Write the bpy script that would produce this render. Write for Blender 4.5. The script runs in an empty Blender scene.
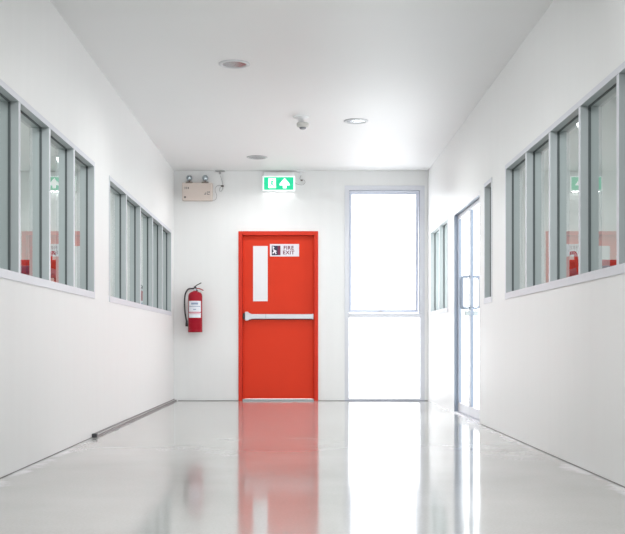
import bpy, bmesh, math, random
from mathutils import Vector, Matrix
random.seed(4)
C = bpy.context.scene
PI = math.pi

# ------------------------------------------------------------------ layout (metres)
XL, XR = -1.565, 1.59          # side walls
YB = 12.98                     # end wall
ZC = 2.857                     # ceiling
F = 1045.0                     # focal length in pixels of a 625 px wide frame
EYE = 0.70
S = F / YB
DY = 0.0                       # how far in front of the end wall a thing's face stands
def bx_(px): return (px - 300.0) / S * (YB - DY) / YB
def bz_(py): return EYE + (344.5 - py) / S * (YB - DY) / YB

# ------------------------------------------------------------------ materials
def new_mat(name):
    m = bpy.data.materials.new(name); m.use_nodes = True
    nt = m.node_tree
    return m, nt, nt.nodes['Principled BSDF']

def mat(name, col, rough=0.5, metal=0.0, emit=0.0, emit_col=None, noise=0.0, scale=8.0, spec=0.5, bump=0.0, coat=0.0):
    m, nt, b = new_mat(name)
    b.inputs['Base Color'].default_value = (*col, 1)
    b.inputs['Roughness'].default_value = rough
    b.inputs['Metallic'].default_value = metal
    b.inputs['Specular IOR Level'].default_value = spec
    b.inputs['Coat Weight'].default_value = coat
    if emit:
        b.inputs['Emission Color'].default_value = (*(emit_col or col), 1)
        b.inputs['Emission Strength'].default_value = emit
    if noise or bump:
        tc = nt.nodes.new('ShaderNodeTexCoord')
        n = nt.nodes.new('ShaderNodeTexNoise'); n.inputs['Scale'].default_value = scale
        n.inputs['Detail'].default_value = 4
        nt.links.new(tc.outputs['Object'], n.inputs['Vector'])
        if noise:
            mr = nt.nodes.new('ShaderNodeMapRange')
            mr.inputs['To Min'].default_value = 1 - noise; mr.inputs['To Max'].default_value = 1 + noise
            nt.links.new(n.outputs['Fac'], mr.inputs['Value'])
            hs = nt.nodes.new('ShaderNodeHueSaturation'); hs.inputs['Color'].default_value = (*col, 1)
            nt.links.new(mr.outputs['Result'], hs.inputs['Value'])
            nt.links.new(hs.outputs['Color'], b.inputs['Base Color'])
        if bump:
            bp = nt.nodes.new('ShaderNodeBump'); bp.inputs['Strength'].default_value = bump
            bp.inputs['Distance'].default_value = 0.002
            nt.links.new(n.outputs['Fac'], bp.inputs['Height'])
            nt.links.new(bp.outputs['Normal'], b.inputs['Normal'])
    return m

def wall_mat(name, col, rough, streak):
    """painted wall: faint vertical streaks in tone and gloss"""
    m, nt, b = new_mat(name)
    L = nt.links.new
    tc = nt.nodes.new('ShaderNodeTexCoord')
    mp = nt.nodes.new('ShaderNodeMapping'); mp.inputs['Scale'].default_value = (3, 3, 0.25)
    n = nt.nodes.new('ShaderNodeTexNoise'); n.inputs['Scale'].default_value = 3.0; n.inputs['Detail'].default_value = 5
    L(tc.outputs['Object'], mp.inputs['Vector']); L(mp.outputs['Vector'], n.inputs['Vector'])
    mr = nt.nodes.new('ShaderNodeMapRange'); mr.inputs['To Min'].default_value = 1 - streak; mr.inputs['To Max'].default_value = 1 + streak
    L(n.outputs['Fac'], mr.inputs['Value'])
    hs = nt.nodes.new('ShaderNodeHueSaturation'); hs.inputs['Color'].default_value = (*col, 1)
    L(mr.outputs['Result'], hs.inputs['Value']); L(hs.outputs['Color'], b.inputs['Base Color'])
    m2 = nt.nodes.new('ShaderNodeMapRange'); m2.inputs['To Min'].default_value = rough - .08; m2.inputs['To Max'].default_value = rough + .08
    L(n.outputs['Fac'], m2.inputs['Value']); L(m2.outputs['Result'], b.inputs['Roughness'])
    b.inputs['Specular IOR Level'].default_value = 0.35
    return m

def floor_mat():
    m, nt, b = new_mat('polished_epoxy_floor')
    L = nt.links.new; N = nt.nodes.new
    tc = N('ShaderNodeTexCoord')
    n1 = N('ShaderNodeTexNoise'); n1.inputs['Scale'].default_value = 90; n1.inputs['Detail'].default_value = 3
    n2 = N('ShaderNodeTexNoise'); n2.inputs['Scale'].default_value = 1.2; n2.inputs['Detail'].default_value = 5
    L(tc.outputs['Object'], n1.inputs['Vector']); L(tc.outputs['Object'], n2.inputs['Vector'])
    cr = N('ShaderNodeValToRGB')
    cr.color_ramp.elements[0].position = .3; cr.color_ramp.elements[0].color = (.41, .405, .385, 1)
    cr.color_ramp.elements[1].position = .7; cr.color_ramp.elements[1].color = (.51, .505, .485, 1)
    ad = N('ShaderNodeMath'); ad.operation = 'MULTIPLY_ADD'; ad.inputs[1].default_value = .4
    ml = N('ShaderNodeMath'); ml.operation = 'MULTIPLY'; ml.inputs[1].default_value = .6
    L(n2.outputs['Fac'], ml.inputs[0]); L(n1.outputs['Fac'], ad.inputs[0]); L(ml.outputs[0], ad.inputs[2])
    L(ad.outputs[0], cr.inputs['Fac'])
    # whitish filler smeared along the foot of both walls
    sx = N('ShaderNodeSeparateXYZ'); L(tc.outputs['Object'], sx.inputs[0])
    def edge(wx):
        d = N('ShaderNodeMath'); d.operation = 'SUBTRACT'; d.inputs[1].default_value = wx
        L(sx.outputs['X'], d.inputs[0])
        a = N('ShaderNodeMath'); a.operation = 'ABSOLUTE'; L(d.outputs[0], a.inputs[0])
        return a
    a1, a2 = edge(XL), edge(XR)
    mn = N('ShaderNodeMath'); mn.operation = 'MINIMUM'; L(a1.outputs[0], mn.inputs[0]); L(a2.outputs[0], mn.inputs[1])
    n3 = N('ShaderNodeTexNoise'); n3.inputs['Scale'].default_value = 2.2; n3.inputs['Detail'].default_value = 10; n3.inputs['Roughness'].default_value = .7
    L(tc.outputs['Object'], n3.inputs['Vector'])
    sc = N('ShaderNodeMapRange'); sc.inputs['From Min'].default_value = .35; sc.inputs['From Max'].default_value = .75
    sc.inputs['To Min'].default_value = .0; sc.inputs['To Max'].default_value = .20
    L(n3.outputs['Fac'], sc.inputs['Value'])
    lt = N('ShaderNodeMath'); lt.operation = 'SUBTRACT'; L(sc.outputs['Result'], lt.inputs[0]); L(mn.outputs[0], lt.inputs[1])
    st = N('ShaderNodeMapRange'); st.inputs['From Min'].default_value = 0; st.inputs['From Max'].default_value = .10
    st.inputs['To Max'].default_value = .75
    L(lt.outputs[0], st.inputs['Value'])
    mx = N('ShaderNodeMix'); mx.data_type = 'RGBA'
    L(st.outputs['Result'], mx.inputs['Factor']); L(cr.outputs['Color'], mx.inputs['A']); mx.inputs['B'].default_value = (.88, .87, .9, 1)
    L(mx.outputs['Result'], b.inputs['Base Color'])
    mr = N('ShaderNodeMapRange'); mr.inputs['To Min'].default_value = .05; mr.inputs['To Max'].default_value = .13
    L(n2.outputs['Fac'], mr.inputs['Value']); L(mr.outputs['Result'], b.inputs['Roughness'])
    b.inputs['IOR'].default_value = 1.5
    n4 = N('ShaderNodeTexNoise'); n4.inputs['Scale'].default_value = 5; n4.inputs['Detail'].default_value = 3
    L(tc.outputs['Object'], n4.inputs['Vector'])
    bp = N('ShaderNodeBump'); bp.inputs['Strength'].default_value = .03; bp.inputs['Distance'].default_value = .002
    L(n4.outputs['Fac'], bp.inputs['Height']); L(bp.outputs['Normal'], b.inputs['Normal'])
    return m

def glass_mat(name, tint, k):
    """clear pane: transparent with a Fresnel-weighted mirror reflection, the same for every ray"""
    m = bpy.data.materials.new(name); m.use_nodes = True
    nt = m.node_tree; nt.nodes.clear(); L = nt.links.new; N = nt.nodes.new
    out = N('ShaderNodeOutputMaterial'); mix = N('ShaderNodeMixShader')
    tr = N('ShaderNodeBsdfTransparent'); tr.inputs['Color'].default_value = (*tint, 1)
    gl = N('ShaderNodeBsdfGlossy'); gl.inputs['Roughness'].default_value = 0.0; gl.inputs['Color'].default_value = (.96, .98, .97, 1)
    g = N('ShaderNodeNewGeometry')
    dt = N('ShaderNodeVectorMath'); dt.operation = 'DOT_PRODUCT'
    L(g.outputs['Incoming'], dt.inputs[0]); L(g.outputs['Normal'], dt.inputs[1])
    ab = N('ShaderNodeMath'); ab.operation = 'ABSOLUTE'; L(dt.outputs['Value'], ab.inputs[0])
    om = N('ShaderNodeMath'); om.operation = 'SUBTRACT'; om.inputs[0].default_value = 1; L(ab.outputs[0], om.inputs[1])
    pw = N('ShaderNodeMath'); pw.operation = 'POWER'; pw.inputs[1].default_value = 5; L(om.outputs[0], pw.inputs[0])
    ma = N('ShaderNodeMath'); ma.operation = 'MULTIPLY_ADD'; ma.inputs[1].default_value = k; ma.inputs[2].default_value = .03
    L(pw.outputs[0], ma.inputs[0])
    L(ma.outputs[0], mix.inputs['Fac']); L(tr.outputs[0], mix.inputs[1]); L(gl.outputs[0], mix.inputs[2])
    L(mix.outputs[0], out.inputs['Surface'])
    return m

M = {}
M['wall'] = wall_mat('white_wall_paint', (.84, .84, .835), .40, .03)
M['ceil'] = mat('white_ceiling_paint', (.84, .84, .84), .5, noise=.01, scale=2)
M['floor'] = floor_mat()
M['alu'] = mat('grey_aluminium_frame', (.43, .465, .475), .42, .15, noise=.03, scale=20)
M['alu_face'] = mat('pale_aluminium_sill', (.68, .69, .735), .4, .1, noise=.03, scale=20)  # pale sills; on corridor-facing frame faces, caught light put into the colour
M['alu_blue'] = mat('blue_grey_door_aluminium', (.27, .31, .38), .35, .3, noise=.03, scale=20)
M['gasket'] = mat('dark_rubber_gasket', (.10, .115, .12), .7, noise=.1, scale=40)
M['sash'] = mat('pale_blue_sash_paint', (.70, .74, .84), .4, .0, noise=.02)
M['sash_seal'] = mat('grey_blue_seal', (.36, .38, .46), .6, noise=.05)
M['glass'] = glass_mat('window_glass', (.93, .96, .945), 1.05)
M['glass_out'] = glass_mat('clear_glass', (.98, .99, 1.0), .75)
M['red'] = mat('red_door_paint', (.72, .040, .010), .55, noise=.03, scale=3, spec=.25)
M['red_frame'] = mat('red_frame_paint', (.64, .028, .008), .5, noise=.03, scale=3, spec=.3)  # door red made darker: the frame's shade is put into the colour
M['white_panel'] = mat('white_vision_panel', (.80, .80, .82), .3, noise=.01)
M['sign_white'] = mat('sign_white', (.82, .80, .86), .45, noise=.01)
M['maroon'] = mat('sign_maroon', (.17, .008, .05), .5, noise=.05)
M['navy'] = mat('sign_navy', (.018, .022, .06), .5, noise=.05)
M['steel'] = mat('brushed_steel', (.60, .60, .63), .38, .4, noise=.03, scale=30)
M['dark'] = mat('dark_metal', (.05, .05, .055), .45, .3, noise=.1, scale=30)
M['ext_red'] = mat('extinguisher_red', (.36, .002, .016), .38, noise=.03, scale=10, spec=.25)
M['rubber'] = mat('black_rubber', (.025, .022, .025), .5, noise=.1, scale=60)
M['lbl'] = mat('paper_label_white', (.80, .82, .88), .5, noise=.02)
M['lbl_blue'] = mat('label_blue_grey', (.30, .36, .50), .5, noise=.05)
M['lbl_red'] = mat('label_red', (.60, .06, .12), .5, noise=.05)
M['beige'] = mat('beige_plastic', (.70, .60, .54), .5, noise=.02, scale=30)
M['brown'] = mat('brown_bracket', (.22, .18, .155), .5, noise=.06, scale=30)
M['lens'] = mat('lamp_lens', (.55, .62, .66), .12, .5, noise=.25, scale=45)
M['lamp_grey'] = mat('lamp_bezel', (.42, .45, .47), .35, .3, noise=.05)
M['ink'] = mat('grey_ink', (.16, .14, .13), .6, noise=.05)
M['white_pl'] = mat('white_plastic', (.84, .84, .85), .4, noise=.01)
M['sign_edge'] = mat('lit_white_sign_edge', (.9, .95, .94), .4, emit=.55, emit_col=(.9, 1, .98), noise=.01)
M['sign_green'] = mat('lit_green_panel', (.0, .50, .24), .4, emit=.62, emit_col=(0.0, .62, .30), noise=.02)
M['sign_lit'] = mat('lit_white_pictogram', (.9, .95, .92), .4, emit=1.0, emit_col=(.95, 1, .97), noise=.01)
M['cord'] = mat('grey_cord', (.42, .41, .41), .5, noise=.05)
M['chrome'] = mat('chrome_reflector', (.80, .81, .82), .14, .95, noise=.02)
M['trimring'] = mat('white_downlight_ring', (.62, .63, .64), .35, .2, noise=.02)
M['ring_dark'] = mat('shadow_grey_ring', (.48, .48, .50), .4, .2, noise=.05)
M['det'] = mat('detector_grey_beige', (.60, .59, .56), .5, noise=.02)
M['det_dark'] = mat('detector_grey', (.25, .25, .27), .5, noise=.02)
M['room'] = mat('room_wall_paint', (.78, .81, .80), .6, noise=.02, scale=2)
M['chan'] = mat('grey_channel_metal', (.24, .23, .23), .45, .3, noise=.08, scale=30)
M['chan_l'] = mat('pale_channel_metal', (.55, .54, .54), .4, .3, noise=.05, scale=30)
M['seam'] = mat('dark_joint', (.20, .185, .18), .7, noise=.1, scale=20)
M['chair_red'] = mat('red_upholstery', (.42, .03, .03), .7, noise=.08, scale=30, bump=.2)
M['chair_dark'] = mat('dark_purple_plastic', (.06, .025, .07), .5, noise=.05)
M['wood'] = mat('pale_laminate', (.60, .58, .54), .45, noise=.05, scale=6)

# ------------------------------------------------------------------ mesh helpers
def add_box(bm, x0, x1, y0, y1, z0, z1, bev=0.0, mi=0):
    t = bmesh.new()
    bmesh.ops.create_cube(t, size=1)
    bmesh.ops.scale(t, vec=(abs(x1-x0), abs(y1-y0), abs(z1-z0)), verts=t.verts)
    bmesh.ops.translate(t, vec=((x0+x1)/2, (y0+y1)/2, (z0+z1)/2), verts=t.verts)
    if bev:
        bmesh.ops.bevel(t, geom=list(t.edges), offset=bev, segments=2, affect='EDGES', profile=.5)
    merge(bm, t, mi)

def merge(bm, t, mi=0, mx=None):
    vm = {}
    for v in t.verts: vm[v] = bm.verts.new(mx @ v.co if mx else v.co)
    for f in t.faces:
        try:
            nf = bm.faces.new([vm[v] for v in f.verts]); nf.material_index = mi; nf.smooth = f.smooth
        except ValueError: pass
    t.free()

def add_tube(bm, pts, r, seg=10, mi=0, caps=True):
    pts = [Vector(p) for p in pts]; rings = []
    rr = r if isinstance(r, (list, tuple)) else [r]*len(pts)
    up = None
    for i, p in enumerate(pts):
        d = (pts[min(i+1, len(pts)-1)] - pts[max(i-1, 0)]).normalized()
        if up is None:
            up = Vector((0,0,1)) if abs(d.z) < .9 else Vector((1,0,0))
        a = d.cross(up).normalized(); b = a.cross(d).normalized(); up = b
        rings.append([bm.verts.new(p + rr[i]*(math.cos(2*PI*k/seg)*a + math.sin(2*PI*k/seg)*b)) for k in range(seg)])
    for i in range(len(rings)-1):
        for k in range(seg):
            f = bm.faces.new((rings[i][k], rings[i][(k+1)%seg], rings[i+1][(k+1)%seg], rings[i+1][k]))
            f.smooth = True; f.material_index = mi
    if caps:
        f = bm.faces.new(rings[0]); f.material_index = mi
        f = bm.faces.new(rings[-1]); f.material_index = mi

def add_lathe(bm, prof, cx, cy, cz, axis='Z', seg=32, mi=0):
    """prof: list of (radius, height)"""
    rings = []
    for r, h in prof:
        ring = []
        for k in range(seg):
            a = 2*PI*k/seg
            if axis == 'Z': p = (cx + r*math.cos(a), cy + r*math.sin(a), cz + h)
            elif axis == 'Y': p = (cx + r*math.cos(a), cy + h, cz + r*math.sin(a))
            else: p = (cx + h, cy + r*math.cos(a), cz + r*math.sin(a))
            ring.append(bm.verts.new(p))
        rings.append(ring)
    for i in range(len(rings)-1):
        for k in range(seg):
            f = bm.faces.new((rings[i][k], rings[i][(k+1)%seg], rings[i+1][(k+1)%seg], rings[i+1][k]))
            f.smooth = True; f.material_index = mi
    for ring, r in ((rings[0], prof[0][0]), (rings[-1], prof[-1][0])):
        if r > 1e-6:
            f = bm.faces.new(ring); f.material_index = mi
def smooth_curve(pts, n=6):
    P = [Vector(p) for p in pts]; out = []
    for i in range(len(P)-1):
        p0 = P[max(i-1,0)]; p1 = P[i]; p2 = P[i+1]; p3 = P[min(i+2,len(P)-1)]
        for k in range(n):
            t = k/n
            out.append(.5*((2*p1)+(-p0+p2)*t+(2*p0-5*p1+4*p2-p3)*t*t+(-p0+3*p1-3*p2+p3)*t**3))
    out.append(P[-1]); return out

def flat_poly(bm, pts2, y, thick, mi=0):
    """polygon in the X-Z plane facing -Y, extruded back by thick"""
    fr = [bm.verts.new((x, y, z)) for x, z in pts2]; bk = [bm.verts.new((x, y+thick, z)) for x, z in pts2]
    n = len(fr)
    f = bm.faces.new(fr); f.material_index = mi
    f = bm.faces.new(bk[::-1]); f.material_index = mi
    for i in range(n):
        f = bm.faces.new((fr[i], fr[(i+1)%n], bk[(i+1)%n], bk[i])); f.material_index = mi

def lit_faces(bm, axis):  # second, paler material by face direction: lit look put into the colour
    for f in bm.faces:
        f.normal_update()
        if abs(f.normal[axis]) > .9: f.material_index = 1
def obj(name, bm, m, parent=None, loc=None):
    bmesh.ops.remove_doubles(bm, verts=bm.verts, dist=1e-6)
    bmesh.ops.recalc_face_normals(bm, faces=bm.faces)
    me = bpy.data.meshes.new(name); bm.to_mesh(me); bm.free()
    for mm in (m if isinstance(m, (list, tuple)) else [m]): me.materials.append(mm)
    o = bpy.data.objects.new(name, me); C.collection.objects.link(o)
    if parent is not None:
        o.parent = parent
        o.matrix_parent_inverse = Matrix.Translation(parent.location).inverted()   # parts are written in world metres
    return o
def tag(o, label=None, cat=None, group=None, kind=None):
    if label: o['label'] = label
    if cat: o['category'] = cat
    if group: o['group'] = group
    if kind: o['kind'] = kind
    return o
def empty(name, loc, label, cat, group=None, kind=None):
    o = bpy.data.objects.new(name, None); C.collection.objects.link(o)
    o.location = loc; o.empty_display_size = .1
    return tag(o, label, cat, group, kind)
def lab(o, s): o['label'] = s; return o

def copy_tree(o, delta, parent=None):
    c = o.copy(); C.collection.objects.link(c)
    if parent is None: c.location = o.location + delta
    else:
        c.parent = parent; c.matrix_parent_inverse = o.matrix_parent_inverse.copy()
    for ch in o.children: copy_tree(ch, delta, c)
    return c

def text_mesh(body, size, x, y, z, mname, name, parent, bold=0.0):
    cu = bpy.data.curves.new('text', 'FONT'); cu.body = body; cu.size = size; cu.space_character = 1.12
    cu.align_x = 'CENTER'; cu.align_y = 'CENTER'; cu.extrude = .0008; cu.offset = bold
    t = bpy.data.objects.new('text', cu); C.collection.objects.link(t)
    bpy.context.view_layer.update()
    me = bpy.data.meshes.new_from_object(t.evaluated_get(bpy.context.evaluated_depsgraph_get()))
    bpy.data.objects.remove(t); bpy.data.curves.remove(cu)
    me.transform(Matrix.Translation((x, y, z)) @ Matrix.Rotation(PI/2, 4, 'X'))
    me.materials.clear(); me.materials.append(M[mname])
    o = bpy.data.objects.new(name, me); C.collection.objects.link(o)
    o.parent = parent; o.matrix_parent_inverse = Matrix.Translation(top_of(parent).location).inverted() if parent.parent is None else Matrix()
    return o
def top_of(o):
    while o.parent: o = o.parent
    return o

# ------------------------------------------------------------------ room shell
TH = .12
def wall_cells(u0, u1, z0, z1, holes):
    us = sorted({u0, u1, *[h[0] for h in holes], *[h[1] for h in holes]})
    zs = sorted({z0, z1, *[h[2] for h in holes], *[h[3] for h in holes]})
    for i in range(len(us)-1):
        for j in range(len(zs)-1):
            cu, cz = (us[i]+us[i+1])/2, (zs[j]+zs[j+1])/2
            if not any(h[0] < cu < h[1] and h[2] < cz < h[3] for h in holes):
                yield us[i], us[i+1], zs[j], zs[j+1]

WZ0, WZ1 = 1.05, 2.085          # side windows: outer frame heights
FR = .035                       # frame face width
L1 = [7.916 - .705*k for k in range(6, 0, -1)] ; L1e = 7.916
L1m = [3.686+.705*k for k in range(1, 6)]
win_left = [('window_1', 3.686, L1m, 7.916), ('window_2', 8.594, [9.388, 10.22, 11.07, 11.84], 12.65)]
win_right = [('window_3', 3.79, [4.50, 5.20, 5.915, 6.63, 7.32], 8.05), ('window_4', 8.68, [], 8.98), ('window_5', 11.26, [11.89], 12.68)]
DOOR = (9.23, 10.80, 0.0, 2.06)
YF = -1.6

bm = bmesh.new(); add_box(bm, XL-TH, XR+TH, YF-TH, YB+.15, -.12, 0)
floor = obj('floor', bm, M['floor']); tag(floor, 'glossy pale epoxy floor of the white corridor', 'floor', kind='structure')

# ceiling sheet with round holes for the downlights
LIGHTS = [(-.505, 8.03), (.54, 10.08), (-.495, 12.03)]
RH = .098
bm = bmesh.new()
def loop(pts):
    vs = [bm.verts.new(p) for p in pts]
    for i in range(len(vs)): bm.edges.new((vs[i], vs[(i+1)%len(vs)]))
loop([(XL-TH, YF-TH, ZC), (XR+TH, YF-TH, ZC), (XR+TH, YB+.15, ZC), (XL-TH, YB+.15, ZC)])
for lx, ly in LIGHTS:
    loop([(lx+RH*math.cos(2*PI*k/32), ly+RH*math.sin(2*PI*k/32), ZC) for k in range(32)])
bmesh.ops.triangle_fill(bm, use_beauty=True, use_dissolve=False, edges=bm.edges[:])
add_box(bm, XL-TH, XR+TH, YF-TH, YB+.15, ZC+.16, ZC+.26)
for a in ((XL-TH, XL-TH+.02, YF-TH, YB+.15), (XR+TH-.02, XR+TH, YF-TH, YB+.15), (XL-TH, XR+TH, YB+.13, YB+.15), (XL-TH, XR+TH, YF-TH, YF-TH+.02)):
    add_box(bm, *a, ZC, ZC+.16)
ceiling = obj('ceiling', bm, M['ceil']); tag(ceiling, 'plain white corridor ceiling with recessed downlights', 'ceiling', kind='structure')

bm = bmesh.new()
for u0, u1, z0, z1 in wall_cells(YF, YB+.15, 0, ZC, [(a-FR, b+FR, WZ0, WZ1) for _, a, _, b in win_left]):
    add_box(bm, XL-TH, XL, u0, u1, z0, z1)
tag(obj('wall_left', bm, M['wall']), 'long white left wall with two strips of grey windows', 'wall', kind='structure')
bm = bmesh.new()
for u0, u1, z0, z1 in wall_cells(YF, YB+.15, 0, ZC, [(a-FR, b+FR, WZ0, WZ1) for _, a, _, b in win_right] + [DOOR]):
    add_box(bm, XR, XR+TH, u0, u1, z0, z1)
tag(obj('wall_right', bm, M['wall']), 'long white right wall with windows and glass double door', 'wall', kind='structure')
EW = (bx_(344.6), bx_(424.6), 0.0, bz_(185.6))
RD = (bx_(238.5), bx_(318.1), 0.0, bz_(231.3))
bm = bmesh.new()
for u0, u1, z0, z1 in wall_cells(XL, XR, 0, ZC, [EW, RD]):
    add_box(bm, u0, u1, YB, YB+.15, z0, z1)
tag(obj('wall_back', bm, M['wall']), 'white end wall holding the red fire door', 'wall', kind='structure')
bm = bmesh.new(); add_box(bm, XL, XR, YF-TH, YF, 0, ZC)
tag(obj('wall_front', bm, M['wall']), 'white wall closing the corridor behind the viewer', 'wall', kind='structure')

# rooms seen through the side windows
def side_room(side, x0, x1, y0, y1, label):
    t = .08
    xo = x0 if side == 'left' else x1
    xs = (xo-t, xo) if side == 'left' else (xo, xo+t)
    for nm, dims, cat in (('floor_%s_room', (x0, x1, y0, y1, -.12, 0), 'floor'), ('ceiling_%s_room', (x0, x1, y0, y1, ZC, ZC+.1), 'ceiling'),
                     ('wall_%s_room_near', (x0, x1, y0-t, y0, 0, ZC), 'wall'), ('wall_%s_room_far', (x0, x1, y1, y1+t, 0, ZC), 'wall'),
                     ('wall_%s_room_outer', (*xs, y0-t, y1+t, -.12, ZC+.1), 'wall')):
        bm = bmesh.new(); add_box(bm, *dims)
        tag(obj(nm % side, bm, M['room']), 'pale grey %s of the room behind the %s windows' % (nm.split('_')[-1] + ' wall' if cat == 'wall' else cat, side), cat, kind='structure')
side_room('left', -5.2, XL-TH, YF, YB+.07, '')
side_room('right', XR+TH, 5.2, YF, 9.08, '')

# dark joint line where walls meet the floor, and the metal strip on the left
bm = bmesh.new(); add_box(bm, XL, XL+.004, YF, 7.84, 0, .004)
tag(obj('baseboard_left', bm, M['seam']), 'thin dark joint at the foot of the left wall', 'joint', kind='structure')
bm = bmesh.new(); add_box(bm, XR-.004, XR, YF, 9.2, 0, .004)
tag(obj('baseboard_right', bm, M['seam']), 'thin dark joint at the foot of the right wall', 'joint', kind='structure')
bm = bmesh.new(); add_box(bm, XL, XR, YB-.004, YB, 0, .006)
# leave the doorway clear
bm.free(); bm = bmesh.new()
add_box(bm, XL+.05, RD[0], YB-.003, YB, 0, .006); add_box(bm, RD[1], XR, YB-.003, YB, 0, .006)
tag(obj('baseboard_back', bm, M['seam']), 'thin dark joint at the foot of the end wall', 'joint', kind='structure')
tr = empty('trim_1', (XL, 7.86, 0), 'grey metal channel strip lying along the left wall foot', 'trim', kind='structure')
bm = bmesh.new()
add_box(bm, XL, XL+.009, 7.88, YB-.01, 0, .027, .002); add_box(bm, XL+.026, XL+.034, 7.88, YB-.01, 0, .016, .002)
obj('channel_lip', bm, M['chan'], tr)
bm = bmesh.new(); add_box(bm, XL+.009, XL+.026, 7.88, YB-.01, 0, .016); lab(obj('channel_floor', bm, M['chan_l'], tr), 'paler middle of the channel strip')
bm = bmesh.new(); add_box(bm, XL, XL+.038, 7.85, 7.89, 0, .030, .005); lab(obj('end_cap', bm, M['dark'], tr), 'dark end of the channel strip')

# ------------------------------------------------------------------ side windows
def side_window(name, y0, mull, y1, side, label):
    """side=-1 left wall, +1 right wall. frame sits in the wall hole, glass 47 mm behind the corridor face"""
    W = XL if side < 0 else XR
    def X(d): return W + side*d            # d = depth into the wall
    def bxs(bm, d0, d1, ya, yb, za, zb, bev=0):
        a, b = sorted((X(d0), X(d1))); add_box(bm, a, b, ya, yb, za, zb, bev)
    root = empty(name, (X(0), y0-FR, WZ0), label, 'window', kind='structure')
    zi0, zi1 = WZ0+.048, WZ1-.035
    bm = bmesh.new()
    bxs(bm, -.004, TH+.004, y0-FR, y1+FR, zi1, WZ1)
    bxs(bm, -.004, TH+.004, y0-FR, y0, zi0, zi1); bxs(bm, -.004, TH+.004, y1, y1+FR, zi0, zi1)
    lit_faces(bm, 0); obj('window_frame', bm, [M['alu'], M['alu_face']], root)
    bm = bmesh.new(); bxs(bm, -.006, TH+.004, y0-FR, y1+FR, WZ0, zi0)
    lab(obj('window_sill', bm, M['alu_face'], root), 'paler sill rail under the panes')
    GD = .049
    for my in mull:
        bm = bmesh.new(); bxs(bm, -.003, TH, my, my+.042, zi0, zi1, .002)
        lit_faces(bm, 0); obj('mullion', bm, [M['alu'], M['alu_face']], root)
    edges = [y0] + [v for my in mull for v in (my, my+.042)] + [y1]
    g = bmesh.new(); k = bmesh.new()
    for i in range(0, len(edges), 2):
        a, b = edges[i], edges[i+1]
        vs = [g.verts.new(p) for p in ((X(GD), a, zi0), (X(GD), b, zi0), (X(GD), b, zi1), (X(GD), a, zi1))]
        g.faces.new(vs)
        for ya, yb, za, zb in ((a, a+.005, zi0, zi1), (b-.005, b, zi0, zi1), (a, b, zi1-.005, zi1), (a, b, zi0, zi0+.004)):
            bxs(k, GD-.007, GD+.007, ya, yb, za, zb)
    obj('glass_pane', g, M['glass'], root); obj('gasket', k, M['gasket'], root)
    return root
side_window(*win_left[0], -1, 'nearer grey framed interior window strip in the left wall')
side_window(*win_left[1], -1, 'farther grey framed interior window strip in the left wall')
side_window(*win_right[0], 1, 'large near grey framed window strip in the right wall')
side_window(*win_right[1], 1, 'narrow single pane window just nearer than the glass doors')
side_window(*win_right[2], 1, 'small two pane window beyond the glass doors')

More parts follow.
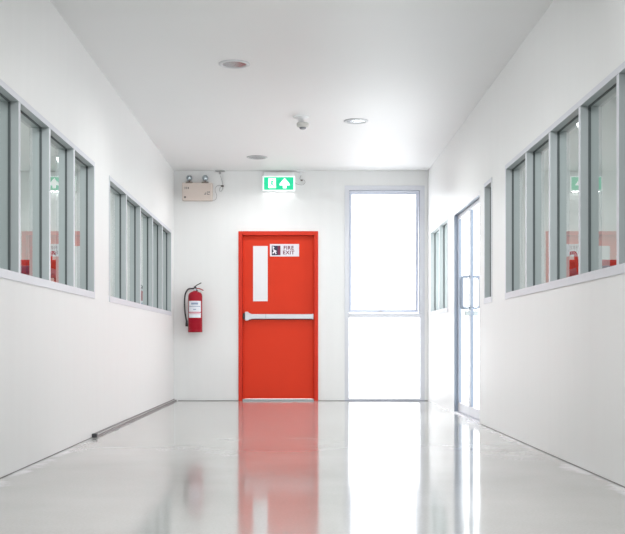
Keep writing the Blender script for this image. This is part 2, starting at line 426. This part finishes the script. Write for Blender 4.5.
# ------------------------------------------------------------------ end window
def end_window():
    x0, x1, z0, z1 = EW
    root = empty('window_6', ((x0+x1)/2, YB, 0), 'tall bright window beside the red door with awning sash', 'window', kind='structure')
    y0, y1 = YB-.006, YB+.15
    fw = .056
    zt0, zt1 = bz_(317.2), bz_(313.2)
    bm = bmesh.new()
    add_box(bm, x0, x1, y0, y1, z1-fw, z1); add_box(bm, x0, x0+fw, y0, y1, 0, z1-fw); add_box(bm, x1-fw, x1, y0, y1, 0, z1-fw)
    add_box(bm, x0+fw, x1-fw, y0, y1, 0.0, .028)
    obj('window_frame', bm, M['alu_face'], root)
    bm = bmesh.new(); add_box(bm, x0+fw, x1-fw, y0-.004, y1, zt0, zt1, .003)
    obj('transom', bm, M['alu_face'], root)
    bm = bmesh.new()
    add_box(bm, x0+fw, x1-fw, YB+.02, YB+.05, z1-fw-.010, z1-fw); add_box(bm, x0+fw, x0+fw+.006, YB+.02, YB+.05, zt1, z1-fw)
    add_box(bm, x1-fw-.010, x1-fw, YB+.02, YB+.05, zt1, z1-fw); add_box(bm, x0, x1, y0-.004, y0, 0, .010)
    obj('gasket', bm, M['sash_seal'], root)
    # upper sash, hinged at its top, pushed a little outwards
    sx0, sx1, sz0, sz1 = x0+fw+.008, x1-fw-.012, zt1+.012, z1-fw-.012
    bm = bmesh.new(); sw = .036
    ya, yb = YB+.035, YB+.075
    add_box(bm, sx0, sx1, ya, yb, sz1-sw, sz1, .003); add_box(bm, sx0, sx1, ya, yb, sz0, sz0+sw, .003)
    add_box(bm, sx0, sx0+sw*.8, ya, yb, sz0+sw, sz1-sw, .003); add_box(bm, sx1-sw, sx1, ya, yb, sz0+sw, sz1-sw, .003)
    rot = Matrix.Translation((0, yb, sz1)) @ Matrix.Rotation(math.radians(2.6), 4, 'X') @ Matrix.Translation((0, -yb, -sz1))
    bmesh.ops.transform(bm, matrix=rot, verts=bm.verts)
    sash = obj('sash', bm, M['sash'], root)
    bm = bmesh.new()
    bm.faces.new([bm.verts.new(rot @ Vector(p)) for p in ((sx0+.02, ya+.02, sz0+.02), (sx1-.02, ya+.02, sz0+.02), (sx1-.02, ya+.02, sz1-.02), (sx0+.02, ya+.02, sz1-.02))])
    g = obj('glass_pane', bm, M['glass_out']); g.parent = sash; g.matrix_parent_inverse = sash.matrix_parent_inverse.inverted() @ Matrix() if False else Matrix.Identity(4); g.location = (0, 0, 0)
    bm = bmesh.new(); hx = bx_(381)
    add_box(bm, hx-.012, hx+.012, ya-.012, ya+.004, sz0+.004, sz0+.03, .003); add_box(bm, hx-.035, hx+.035, ya-.022, ya-.010, sz0+.012, sz0+.022, .003)
    bmesh.ops.transform(bm, matrix=rot, verts=bm.verts)
    h = obj('handle', bm, M['steel']); h.parent = sash; h.matrix_parent_inverse = Matrix.Identity(4)
    bm = bmesh.new()
    bm.faces.new([bm.verts.new(p) for p in ((x0+fw-.01, YB+.06, .02), (x1-fw+.01, YB+.06, .02), (x1-fw+.01, YB+.06, zt0+.01), (x0+fw-.01, YB+.06, zt0+.01))])
    obj('glass_pane', bm, M['glass_out'], root)
end_window()

# ------------------------------------------------------------------ red fire door
def red_door():
    x0, x1, _, z1 = RD
    root = empty('door_1', ((x0+x1)/2, YB, 0), 'bright red fire exit door with steel push bar', 'door', kind='structure')
    fw = .050
    bm = bmesh.new()
    add_box(bm, x0, x0+fw, YB-.018, YB+.15, 0, z1, .003); add_box(bm, x1-fw, x1, YB-.018, YB+.15, 0, z1, .003)
    add_box(bm, x0+fw, x1-fw, YB-.018, YB+.15, z1-fw, z1, .003)
    add_box(bm, x0+fw, x1-fw, YB+.095, YB+.15, z1-fw-.02, z1-fw); add_box(bm, x0+fw, x0+fw+.02, YB+.095, YB+.15, 0, z1-fw); add_box(bm, x1-fw-.02, x1-fw, YB+.095, YB+.15, 0, z1-fw)
    obj('door_frame', bm, M['red_frame'], root)
    bm = bmesh.new(); yl = YB+.045
    add_box(bm, x0+fw+.003, x1-fw-.003, yl, yl+.045, .025, z1-fw-.003, .002)
    leaf = obj('door_leaf', bm, M['red'], root)
    bm = bmesh.new(); add_box(bm, x0+fw, x1-fw, YB-.005, YB+.14, 0, .020, .004)
    lab(obj('threshold', bm, M['alu'], root), 'pale grey metal threshold')
    # vision panel
    vx0, vx1, vz0, vz1 = bx_(252.9), bx_(267.6), bz_(301.1), bz_(245.7)
    bm = bmesh.new(); add_box(bm, vx0, vx1, yl-.004, yl+.002, vz0, vz1, .001)
    vp = lab(obj('vision_panel', bm, M['white_panel'], root), 'tall narrow white vision panel')
    # hinges on the right jamb
    for hz in (.25, 1.05, 1.80):
        bm = bmesh.new(); add_lathe(bm, [(.006, -.05), (.007, -.045), (.007, .045), (.006, .05)], x1-fw-.004, yl-.006, hz, seg=12)
        obj('hinge', bm, M['red_frame'], root)
    # sign
    sx0, sx1, sz0, sz1 = bx_(269.8), bx_(299.1), bz_(256.2), bz_(243.7)
    ys = yl-.004
    bm = bmesh.new(); add_box(bm, sx0, sx1, ys, yl, sz0, sz1, .001)
    sg = lab(obj('sign', bm, M['sign_white'], root), 'white sign plate reading FIRE EXIT')
    I4 = Matrix.Identity(4)
    def sub(o): o.parent = sg; o.matrix_parent_inverse = I4; return o
    px0, px1, pz0, pz1 = bx_(271.6), bx_(280.4), bz_(254.9), bz_(245.4)
    pm = px0 + (px1-px0)*.68
    bm = bmesh.new()
    flat_poly(bm, [(px0, pz0), (pm, pz0), (pm, pz1), (px0, pz1)], ys-.001, .001)
    flat_poly(bm, [(pm, pz0), (px1, pz0), (px1, pz1), (pm, pz1)], ys-.001, .001, 1)
    w, h = px1-px0, pz1-pz0
    P = lambda a, b: (px0+a*w, pz0+b*h)
    # white running figure / arrow pointing up-left
    flat_poly(bm, [P(.10, .95), P(.20, .95), P(.22, .62), P(.52, .48), P(.58, .40), P(.46, .36), P(.56, .12), P(.44, .10), P(.34, .30), P(.16, .14), P(.08, .22), P(.22, .42), P(.12, .62)], ys-.002, .001, 2)
    flat_poly(bm, [P(.24+.07*math.cos(2*PI*k/10), .80+.07*math.sin(2*PI*k/10)) for k in range(10)], ys-.002, .001, 2)
    sub(lab(obj('pictogram', bm, [M['navy'], M['maroon'], M['sign_white']]), 'dark square with a white running figure'))
    tx = (bx_(282.8)+bx_(294.3))/2
    for body, zc in (('FIRE', bz_(247.7)), ('EXIT', bz_(252.4))):
        o = text_mesh(body, .064, tx, ys-.0012, zc, 'maroon', 'lettering', root, .0016)
        o.parent = sg; o.matrix_parent_inverse = I4
    # push bar
    bz0, bz1 = bz_(319.0), bz_(314.1)
    bxa, bxb = bx_(247.5), bx_(313.2)
    bm = bmesh.new(); add_box(bm, bxa, bxb, yl-.062, yl-.022, bz0, bz1, .008)
    bar = lab(obj('push_bar', bm, M['steel'], root), 'horizontal steel panic push bar')
    def subb(o): o.parent = bar; o.matrix_parent_inverse = I4; return o
    bm = bmesh.new(); zc = (bz0+bz1)/2
    xa = bx_(245.0); xb = bx_(249.0)
    add_box(bm, xa, xb-.008, yl-.075, yl+.001, bz_(320.6), bz_(311.8), .007)
    flat_poly(bm, [(xb-.010, bz_(320.0)), (bx_(251.5), bz0), (bx_(251.5), bz1), (xb-.010, bz_(312.4))], yl-.064, .03)
    subb(lab(obj('latch_case', bm, M['steel']), 'wider steel latch case at the bar end'))
    bm = bmesh.new(); add_box(bm, bxb-.012, bxb+.002, yl-.066, yl+.001, bz0-.004, bz1+.004, .004); subb(obj('end_bracket', bm, M['steel']))
    bm = bmesh.new(); add_box(bm, bxa+.02, bxb, yl-.024, yl+.001, bz0-.005, bz0+.022); subb(lab(obj('mounting_rail', bm, M['dark']), 'dark rail behind the push bar'))
    bm = bmesh.new(); add_box(bm, bx_(243.0), xa+.002, yl-.05, yl+.001, bz_(319.0), bz_(313.2), .003); subb(lab(obj('strike', bm, M['dark']), 'dark latch strike by the frame'))
    bm = bmesh.new(); xs = bx_(265.8); add_box(bm, xs-.004, xs+.004, yl-.0635, yl-.03, bz0-.001, bz1+.001); subb(obj('bar_joint', bm, M['alu']))
red_door()

# ------------------------------------------------------------------ glass double doors, right wall
def glass_doors():
    y0, y1, _, z1 = DOOR
    root = empty('door_2', (XR, (y0+y1)/2, 0), 'glass double door with long pull handles in right wall', 'door', kind='structure')
    bm = bmesh.new(); fw = .032
    xd = XR+.068
    add_box(bm, XR-.001, xd, y0, y0+fw, 0, z1); add_box(bm, XR-.001, xd, y1-fw, y1, 0, z1); add_box(bm, XR-.001, xd, y0+fw, y1-fw, z1-fw, z1)
    lit_faces(bm, 0); obj('door_frame', bm, [M['alu_blue'], M['white_pl']], root)  # frame faces towards the corridor whitened: their brightness is put into the colour
    bm = bmesh.new(); add_box(bm, XR, XR+TH, y0+fw, y1-fw, 0, .012)
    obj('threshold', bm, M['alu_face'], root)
    ym = (y0+y1)/2
    xa, xb = XR+.036, XR+.066
    I4 = Matrix.Identity(4)
    for k, (a, b) in enumerate(((y0+fw+.003, ym-.002), (ym+.002, y1-fw-.003))):
        sw = .048
        bm = bmesh.new()
        add_box(bm, xa, xb, a, a+sw, .018, z1-fw-.004); add_box(bm, xa, xb, b-sw, b, .018, z1-fw-.004)
        lit_faces(bm, 0); leaf = obj('door_leaf', bm, [M['alu_blue'], M['alu_face']], root)
        bm = bmesh.new()
        add_box(bm, xa, xb, a+sw, b-sw, 1.985, z1-fw-.004); add_box(bm, xa, xb, a+sw, b-sw, .018, .105)
        r = lab(obj('rail', bm, M['alu_face']), 'pale top and bottom rails of the glass leaf'); r.parent = leaf; r.matrix_parent_inverse = I4
        bm = bmesh.new(); xg = (xa+xb)/2
        bm.faces.new([bm.verts.new(p) for p in ((xg, a+sw, .105), (xg, b-sw, .105), (xg, b-sw, 1.985), (xg, a+sw, 1.985))])
        g = obj('glass_pane', bm, M['glass_out']); g.parent = leaf; g.matrix_parent_inverse = I4
        hy = b-.024 if k == 0 else a+.024+.06
        for sgn, xf in ((-1, xa), (1, xb)):
            bm = bmesh.new(); d = .075*sgn
            pts = smooth_curve([(xf, hy, 1.35), (xf+d*.7, hy, 1.35), (xf+d*.95, hy, 1.335), (xf+d, hy, 1.30), (xf+d, hy, 1.20), (xf+d, hy, 1.10), (xf+d*.95, hy, 1.065), (xf+d*.7, hy, 1.05), (xf, hy, 1.05)], 4)
            add_tube(bm, pts, .0095, 10)
            h = lab(obj('handle', bm, M['alu_blue']), 'steel D-shaped pull handle'); h.parent = leaf; h.matrix_parent_inverse = I4
        if k == 0:
            for (p, q) in ((xa-.05, xa+.002), (xb-.002, xb+.045)):
                bm = bmesh.new(); add_box(bm, p, q, hy-.022, hy+.022, .975, 1.02, .004)
                h = lab(obj('lock', bm, M['alu']), 'small steel lock under the handle'); h.parent = leaf; h.matrix_parent_inverse = I4
glass_doors()

# ------------------------------------------------------------------ fire extinguisher
def extinguisher():
    global DY
    DY = .16
    cx, cy = bx_(194.9), YB-.115
    z0 = bz_(332.2); r = .0865
    root = empty('fire_extinguisher', (cx, cy, z0), 'red fire extinguisher hung on the end wall left of the red door', 'fire extinguisher')
    bm = bmesh.new()
    zt = bz_(291.5) - z0
    add_lathe(bm, [(.06, .012), (.078, .014), (r-.006, .02), (r, .034), (r, zt-.055), (r-.004, zt-.035), (r-.018, zt-.014), (r-.04, zt-.003), (.028, zt+.004), (.02, zt+.012)], cx, cy, z0, seg=40)
    body = obj('cylinder', bm, M['ext_red'], root)
    bm = bmesh.new(); add_lathe(bm, [(r-.003, 0), (r+.001, 0), (r+.001, .03), (r-.003, .03)], cx, cy, z0, seg=40)
    obj('base_ring', bm, M['ext_red'], root)
    # label wrapped round the front
    bm = bmesh.new()
    def wrap(za, zb, a0, a1, rr, mi):
        n = 16; prev = None
        for k in range(n+1):
            a = a0+(a1-a0)*k/n
            p = [bm.verts.new((cx+rr*math.sin(a), cy-rr*math.cos(a), z)) for z in (za, zb)]
            if prev:
                f = bm.faces.new((prev[0], p[0], p[1], prev[1])); f.material_index = mi; f.smooth = True
            prev = p
    A = 1.0
    l0, l1 = bz_(317.8), bz_(301.0); H = l1-l0
    wrap(l0, l1, -A, A, r+.0012, 0)
    wrap(l0+H*.66, l0+H*.70, -.85, .85, r+.002, 1); wrap(l0+H*.78, l0+H*.90, -.5, .5, r+.002, 1)
    wrap(l0+H*.30, l0+H*.35, -A, A, r+.002, 2); wrap(l0+H*.22, l0+H*.25, -.8, .8, r+.002, 2); wrap(l0+H*.47, l0+H*.52, -.2, .2, r+.002, 1)
    lab(obj('paper_label', bm, [M['lbl'], M['lbl_blue'], M['lbl_red']], root), 'white label with blue and red lines')
    bm = bmesh.new()
    add_lathe(bm, [(.017, zt+.0), (.020, zt+.005), (.020, zt+.03), (.015, zt+.034), (.015, zt+.058), (.010, zt+.062)], cx, cy, z0, seg=20)
    add_tube(bm, [(cx-.05, cy, z0+zt+.038), (cx+.012, cy, z0+zt+.038)], .010, 12)
    valve = obj('valve', bm, M['dark'], root)
    bm = bmesh.new(); zv = z0+zt+.045
    add_tube(bm, smooth_curve([(cx-.018, cy, zv+.008), (cx+.02, cy, zv+.035), (cx+.075, cy, zv+.064)]), [.006]*12+[.004], 8)
    lab(obj('squeeze_lever', bm, M['dark'], root), 'dark upper squeeze lever')
    bm = bmesh.new()
    add_tube(bm, smooth_curve([(cx-.012, cy, zv-.002), (cx+.05, cy, zv-.008), (cx+.10, cy, zv-.03)]), .006, 8)
    lab(obj('carry_handle', bm, M['ext_red'], root), 'red lower carry handle')
    bm = bmesh.new()
    add_lathe(bm, [(.013, -.012), (.015, -.009), (.015, 0), (.010, .002)], cx+.0, cy-.02, z0+zt+.022, axis='Y', seg=16)
    lab(obj('pressure_gauge', bm, M['steel'], root), 'small round pressure gauge')
    bm = bmesh.new(); hz = z0+zt
    add_tube(bm, smooth_curve([(cx-.045, cy, hz+.038), (cx-.085, cy-.005, hz+.03), (cx-.118, cy-.01, hz-.02), (cx-.130, cy-.01, hz-.10), (cx-.126, cy-.01, hz-.24), (cx-.108, cy-.01, hz-.355)]), .0095, 12)
    lab(obj('hose', bm, M['rubber'], root), 'black rubber discharge hose')
    bm = bmesh.new()
    add_lathe(bm, [(.009, 0), (.012, -.005), (.014, -.03), (.017, -.075), (.013, -.078)], cx-.104, cy-.01, hz-.35, seg=16)
    lab(obj('nozzle', bm, M['rubber'], root), 'black discharge nozzle')
    bm = bmesh.new()
    add_box(bm, cx-.03, cx+.03, YB-.03, YB+.001, z0+.16, z0+.40, .003)
    add_box(bm, cx-.02, cx+.02, cy+.01, YB-.005, z0+zt+.006, z0+zt+.03, .002)
    obj('wall_bracket', bm, M['dark'], root)
    DY = 0.0
extinguisher()

# ------------------------------------------------------------------ emergency light, exit sign, cords
def emergency_light():
    global DY
    DY = .08
    x0, x1, z0, z1 = bx_(182.0), bx_(212.2), bz_(200.4), bz_(182.6)
    root = empty('emergency_light', ((x0+x1)/2, YB, z0), 'beige twin head emergency light box high in the left corner', 'emergency light')
    yf = YB-.085
    bm = bmesh.new(); add_box(bm, x0, x1, yf, YB, z0, z1, .008)
    box = obj('battery_box', bm, M['beige'], root)
    def P(px, py): return bx_(172+px/10.42), bz_(165+py/10.42)
    def dash(bm, pa, pb, qa, qb):
        (a, b), (c, d) = P(pa, qa), P(pb, qb)
        add_box(bm, min(a, c), max(a, c), yf-.0015, yf+.001, min(b, d), max(b, d))
    for group in (((132, 138, 228, 252), (136, 152, 238, 242), (150, 156, 228, 252)), ((164, 176, 230, 250),),
                  ((336, 356, 300, 308), (350, 356, 284, 308)), ((366, 371, 274, 310), (371, 392, 304, 310)), ((380, 392, 276, 290),), ((126, 146, 326, 346),)):
        bm = bmesh.new()
        for r_ in group: dash(bm, *r_)
        o = lab(obj('marking', bm, M['ink']), 'small grey printed mark'); o.parent = box; o.matrix_parent_inverse = Matrix.Identity(4)
    for px in (178, 344):
        X, Z = P(px, 132)
        bm = bmesh.new()
        add_lathe(bm, [(.012, .045), (.026, .035), (.036, .012), (.038, -.004), (.036, -.010), (.031, -.010), (.030, -.005)], X, YB-.055, Z, axis='Y', seg=28)
        head = obj('lamp_head', bm, M['lamp_grey'], root)
        bm = bmesh.new(); add_lathe(bm, [(.0305, -.006), (.022, -.010), (.008, -.012), (.0, -.012)], X, YB-.055, Z, axis='Y', seg=28)
        add_lathe(bm, [(.009, -.016), (.0, -.018)], X, YB-.055, Z, axis='Y', seg=12)
        l = lab(obj('lens', bm, M['lens']), 'mottled round lamp lens'); l.parent = head; l.matrix_parent_inverse = Matrix.Identity(4)
        bm = bmesh.new(); xa, zb = P(px-36, 200); xb, zt = P(px+36, 182)
        add_box(bm, xa, xb, yf-.004, YB-.03, zb+.012, zt+.008, .003); add_box(bm, X-.008, X+.008, YB-.065, YB-.045, zt-.004, Z-.02)
        lab(obj('swivel_bracket', bm, M['brown'], root), 'brown swivel bracket under the lamp')
    bm = bmesh.new()
    pts = [P(420, 362), P(450, 352), P(462, 310), P(446, 262), P(450, 225), P(480, 204), P(515, 210), P(525, 232), P(512, 262), P(490, 262), P(500, 225), P(524, 200), P(512, 140), P(503, 103)]
    ys = [-.03]+[-.018]*5+[-.016]*3+[-.026]*2+[-.016]*2+[-.02]
    add_tube(bm, smooth_curve([(p[0], YB+y, p[1]) for p, y in zip(pts, ys)], 5), .0032, 8)
    obj('power_cord', bm, M['cord'], root)
    bm = bmesh.new(); X, Z = P(522, 212); add_box(bm, X-.016, X+.016, YB-.04, YB-.004, Z-.009, Z+.009, .003)
    lab(obj('plug', bm, M['ink'], root), 'small dark plug on the cord')
    X, Z = P(497, 60)
    bm = bmesh.new(); add_box(bm, X-.058, X+.058, YB-.06, YB, ZC-.014, ZC, .004)
    add_box(bm, X-.012, X+.012, YB-.034, YB-.006, ZC-.045, ZC-.013, .003)
    tag(obj('cable_outlet', bm, M['cord']), 'grey cable outlet at ceiling edge right of the beige emergency light', 'outlet', 'ceiling edge cable outlets')
emergency_light(); DY = 0.0

def exit_sign():
    global DY
    DY = .06
    x0, x1, z0, z1 = bx_(262.6), bx_(295.0), bz_(191.0), bz_(176.0)
    root = empty('exit_sign', ((x0+x1)/2, YB, z0), 'lit green exit sign with white arrow above the red door', 'exit sign')
    yf = YB-.06
    bm = bmesh.new(); add_box(bm, x0+.01, x1-.01, yf+.012, YB, z0+.004, z1+.05, .006)
    obj('housing', bm, M['white_pl'], root)
    bm = bmesh.new(); add_box(bm, x0, x1, yf, yf+.022, z0, z1, .006)
    obj('panel_edge', bm, M['sign_edge'], root)
    gx0, gx1, gz0, gz1 = bx_(264.0), bx_(293.5), bz_(189.8), bz_(177.2)
    bm = bmesh.new(); add_box(bm, gx0, gx1, yf-.002, yf+.002, gz0, gz1)
    face = lab(obj('green_panel', bm, M['sign_green'], root), 'glowing green panel face')
    def P(px, py): return bx_(250+px/8.93), bz_(165+py/8.93)
    I4 = Matrix.Identity(4)
    bm = bmesh.new()
    # up arrow: broad head, short stem
    flat_poly(bm, [P(294, 208), P(294, 182), P(264, 182), P(266, 168), P(309, 116), P(353, 168), P(355, 182), P(326, 182), P(326, 208)], yf-.004, .003)
    o = lab(obj('arrow', bm, M['sign_lit']), 'white upward arrow'); o.parent = face; o.matrix_parent_inverse = I4
    bm = bmesh.new()
    # doorway with a running figure cut from it
    flat_poly(bm, [P(164, 206), P(166, 118), P(230, 118), P(232, 206)], yf-.0035, .0025)
    o = lab(obj('doorway', bm, M['sign_lit']), 'white doorway shape'); o.parent = face; o.matrix_parent_inverse = I4
    bm = bmesh.new()
    flat_poly(bm, [P(198+6*math.cos(2*PI*k/12), 132+6*math.sin(2*PI*k/12)) for k in range(12)], yf-.005, .0015)
    flat_poly(bm, [P(190, 142), P(206, 142), P(216, 158), P(211, 161), P(203, 151), P(202, 165), P(213, 178), P(210, 196), P(203, 196), P(205, 182), P(194, 172), P(189, 184), P(176, 190), P(174, 184), P(184, 178), P(189, 160), P(188, 151), P(181, 160), P(176, 157)], yf-.005, .0015)
    o = lab(obj('running_figure', bm, M['sign_green']), 'green running figure'); o.parent = face; o.matrix_parent_inverse = I4
    bm = bmesh.new()
    pts = [P(395, 150), P(425, 168), P(470, 172), P(492, 150), P(478, 128), P(458, 132), P(446, 118), P(452, 100), P(455, 89)]
    ys = [-.03, -.02, -.016, -.016, -.016, -.022, -.02, -.02, -.02]
    add_tube(bm, smooth_curve([(p[0], YB+y, p[1]) for p, y in zip(pts, ys)], 5), .0030, 8)
    obj('power_cord', bm, M['cord'], root)
    bm = bmesh.new(); X, Z = P(462, 132); add_box(bm, X-.013, X+.013, YB-.036, YB-.004, Z-.008, Z+.008, .003)
    lab(obj('plug', bm, M['ink'], root), 'small dark plug on the cord')
    X, Z = P(456, 52)
    bm = bmesh.new(); add_box(bm, X-.055, X+.055, YB-.06, YB, ZC-.014, ZC, .004)
    add_box(bm, X-.012, X+.012, YB-.034, YB-.006, ZC-.045, ZC-.013, .003)
    tag(obj('cable_outlet', bm, M['white_pl']), 'white cable outlet at ceiling edge right of the green exit sign', 'outlet', 'ceiling edge cable outlets')
exit_sign(); DY = 0.0

# ------------------------------------------------------------------ ceiling fittings
def downlight(lx, ly, label):
    root = empty('downlight', (lx, ly, ZC), label, 'ceiling light', 'recessed downlights in the corridor ceiling')
    bm = bmesh.new()
    add_lathe(bm, [(.096, .0), (.116, .0), (.116, -.004), (.108, -.010), (.094, -.009), (.090, .0), (.0905, .02)], lx, ly, ZC, seg=40)
    obj('trim_ring', bm, M['trimring'], root)
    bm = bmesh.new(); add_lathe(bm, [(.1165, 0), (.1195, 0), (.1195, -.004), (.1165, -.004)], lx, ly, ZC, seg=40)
    lab(obj('outer_rim', bm, M['ring_dark'], root), 'thin dark outer rim')  # added ring: shadow round the fitting put in as grey colour
    bm = bmesh.new()
    add_lathe(bm, [(.0925, -.004), (.090, .02), (.080, .07), (.06, .115), (.03, .135), (.0, .138)], lx, ly, ZC, seg=40)
    lab(obj('reflector', bm, M['chrome'], root), 'shiny recessed reflector')
    bm = bmesh.new()
    add_lathe(bm, [(.026, .13), (.028, .07), (.024, .045), (.012, .032), (.0, .029)], lx, ly, ZC, seg=20)
    lab(obj('lamp_bulb', bm, M['white_pl'], root), 'white lamp inside the reflector')
    return root
d0 = downlight(*LIGHTS[0], 'nearest round recessed downlight, left side of the ceiling')
for (lx, ly), lb in zip(LIGHTS[1:], ('round recessed downlight on the right side of the ceiling', 'farthest round downlight, small, near the end wall')):
    c = copy_tree(d0, Vector((lx-LIGHTS[0][0], ly-LIGHTS[0][1], 0))); c['label'] = lb

def detector():
    cx, cy = .018, 9.9
    root = empty('smoke_detector', (cx, cy, ZC), 'small pale smoke detector hanging from the ceiling centre', 'smoke detector')
    bm = bmesh.new(); add_lathe(bm, [(.0, 0), (.074, 0), (.074, -.006), (.066, -.014), (.03, -.018), (.026, -.06), (.0, -.06)], cx-.01, cy, ZC, seg=32)
    obj('base_plate', bm, M['white_pl'], root)
    bm = bmesh.new(); add_lathe(bm, [(.0, -.058), (.052, -.058), (.058, -.062), (.058, -.082), (.052, -.094), (.034, -.100), (.0, -.100)], cx+.008, cy, ZC, seg=32)
    lab(obj('detector_body', bm, M['det'], root), 'grey beige detector body')
    bm = bmesh.new(); add_lathe(bm, [(.0, -.096), (.034, -.096), (.030, -.112), (.020, -.118), (.0, -.119)], cx+.008, cy, ZC, seg=24)
    lab(obj('sensor_tip', bm, M['det_dark'], root), 'dark grey sensor tip')
detector()

# ------------------------------------------------------------------ furniture in the side rooms, half seen through the glass
def table(x0, x1, y0, y1, h, label):
    root = empty('table', ((x0+x1)/2, (y0+y1)/2, 0), label, 'table')
    bm = bmesh.new(); add_box(bm, x0, x1, y0, y1, h-.03, h, .004); obj('tabletop', bm, M['wood'], root)
    for x in (x0+.05, x1-.05):
        for y in (y0+.05, y1-.05):
            bm = bmesh.new(); add_box(bm, x-.02, x+.02, y-.02, y+.02, 0, h-.03, .003); obj('leg', bm, M['alu'], root)
    return root
def chair(cx, cy, z, label):
    root = empty('armchair', (cx, cy, z), label, 'chair')
    w = .24
    bm = bmesh.new(); add_box(bm, cx-w, cx+w, cy-.23, cy+.23, z+.40, z+.46, .02); obj('seat', bm, M['chair_dark'], root)
    bm = bmesh.new(); add_box(bm, cx-w, cx+w, cy+.19, cy+.235, z+.44, z+.535, .02)
    lab(obj('backrest', bm, M['chair_red'], root), 'low red backrest')
    for sx in (-1, 1):
        bm = bmesh.new()
        add_tube(bm, smooth_curve([(cx+sx*w, cy-.16, z+.42), (cx+sx*(w+.02), cy-.18, z+.50), (cx+sx*(w+.02), cy-.12, z+.555), (cx+sx*(w+.02), cy+.12, z+.55), (cx+sx*w, cy+.21, z+.50)]), .013, 10)
        lab(obj('armrest', bm, M['chair_red'], root), 'red tubular armrest')
        for sy in (-1, 1):
            bm = bmesh.new(); add_tube(bm, [(cx+sx*(w-.03), cy+sy*.19, z+.41), (cx+sx*(w-.005), cy+sy*.205, z)], .012, 10)
            obj('leg', bm, M['dark'], root)
    return root
table(-2.60, -1.70, 6.75, 8.3, .78, 'pale table behind the near left window strip')
chair(-1.985, 7.4, .783, 'red armchair put up on the table behind the left windows')
table(1.74, 2.64, 6.75, 8.3, .78, 'pale table behind the near right window strip')
chair(2.17, 7.4, .783, 'red armchair put up on the table behind the right windows')

# ------------------------------------------------------------------ light
w = bpy.data.worlds.new('World'); C.world = w; w.use_nodes = True
bg = w.node_tree.nodes['Background']
bg.inputs['Color'].default_value = (.96, .98, 1.0, 1); bg.inputs['Strength'].default_value = 4.2

def area(name, loc, rot, sx, sy, power, col=(1, 1, 1)):
    l = bpy.data.lights.new(name, 'AREA'); l.shape = 'RECTANGLE'; l.size = sx; l.size_y = sy; l.energy = power; l.color = col
    o = bpy.data.objects.new(name, l); C.collection.objects.link(o); o.location = loc; o.rotation_euler = rot
    return o
area('ceiling_panel_light', (0, 2.6, ZC-.02), (0, 0, 0), 1.4, 5.0, 76, (.98, .99, 1))  # added fill above the view, no such ceiling panel in the corridor
area('wall_washer_light', (0, 4.6, ZC-.16), (math.radians(68), 0, 0), 1.2, .25, 25, (.96, .98, 1)).data.spread = math.radians(95)  # added fill, tilted to brighten the end wall; no real fixture
area('left_room_light', (-3.4, 6.5, ZC-.03), (0, 0, 0), 1.5, 10, 105, (.97, 1, .99))
area('right_room_light', (3.4, 4.5, ZC-.03), (0, 0, 0), 1.5, 8, 60, (.97, 1, .99))
area('sign_lamp', (bx_(278.8), YB-.035, bz_(191.8)), (math.radians(-18), 0, 0), .34, .03, .6, (.95, 1, .98))
for lx, ly in LIGHTS:  # added fill spots; the downlights themselves are unlit
    l = bpy.data.lights.new('downlight_lamp', 'SPOT'); l.energy = 45; l.spot_size = math.radians(165); l.spot_blend = .6; l.shadow_soft_size = .07
    o = bpy.data.objects.new('downlight_lamp', l); C.collection.objects.link(o); o.location = (lx, ly, ZC-.015)

# ------------------------------------------------------------------ camera
cam = bpy.data.cameras.new('camera'); co = bpy.data.objects.new('camera', cam); C.collection.objects.link(co)
co.location = (0, 0, EYE); co.rotation_euler = (PI/2, 0, 0)
cam.sensor_width = 36; cam.lens = F/625*36
cam.shift_x = 12.5/625; cam.shift_y = 77.5/625
cam.clip_start = .05; cam.clip_end = 100
C.camera = co
C.view_settings.view_transform = 'Standard'; C.view_settings.look = 'None'
C.view_settings.exposure = 0; C.view_settings.gamma = 1
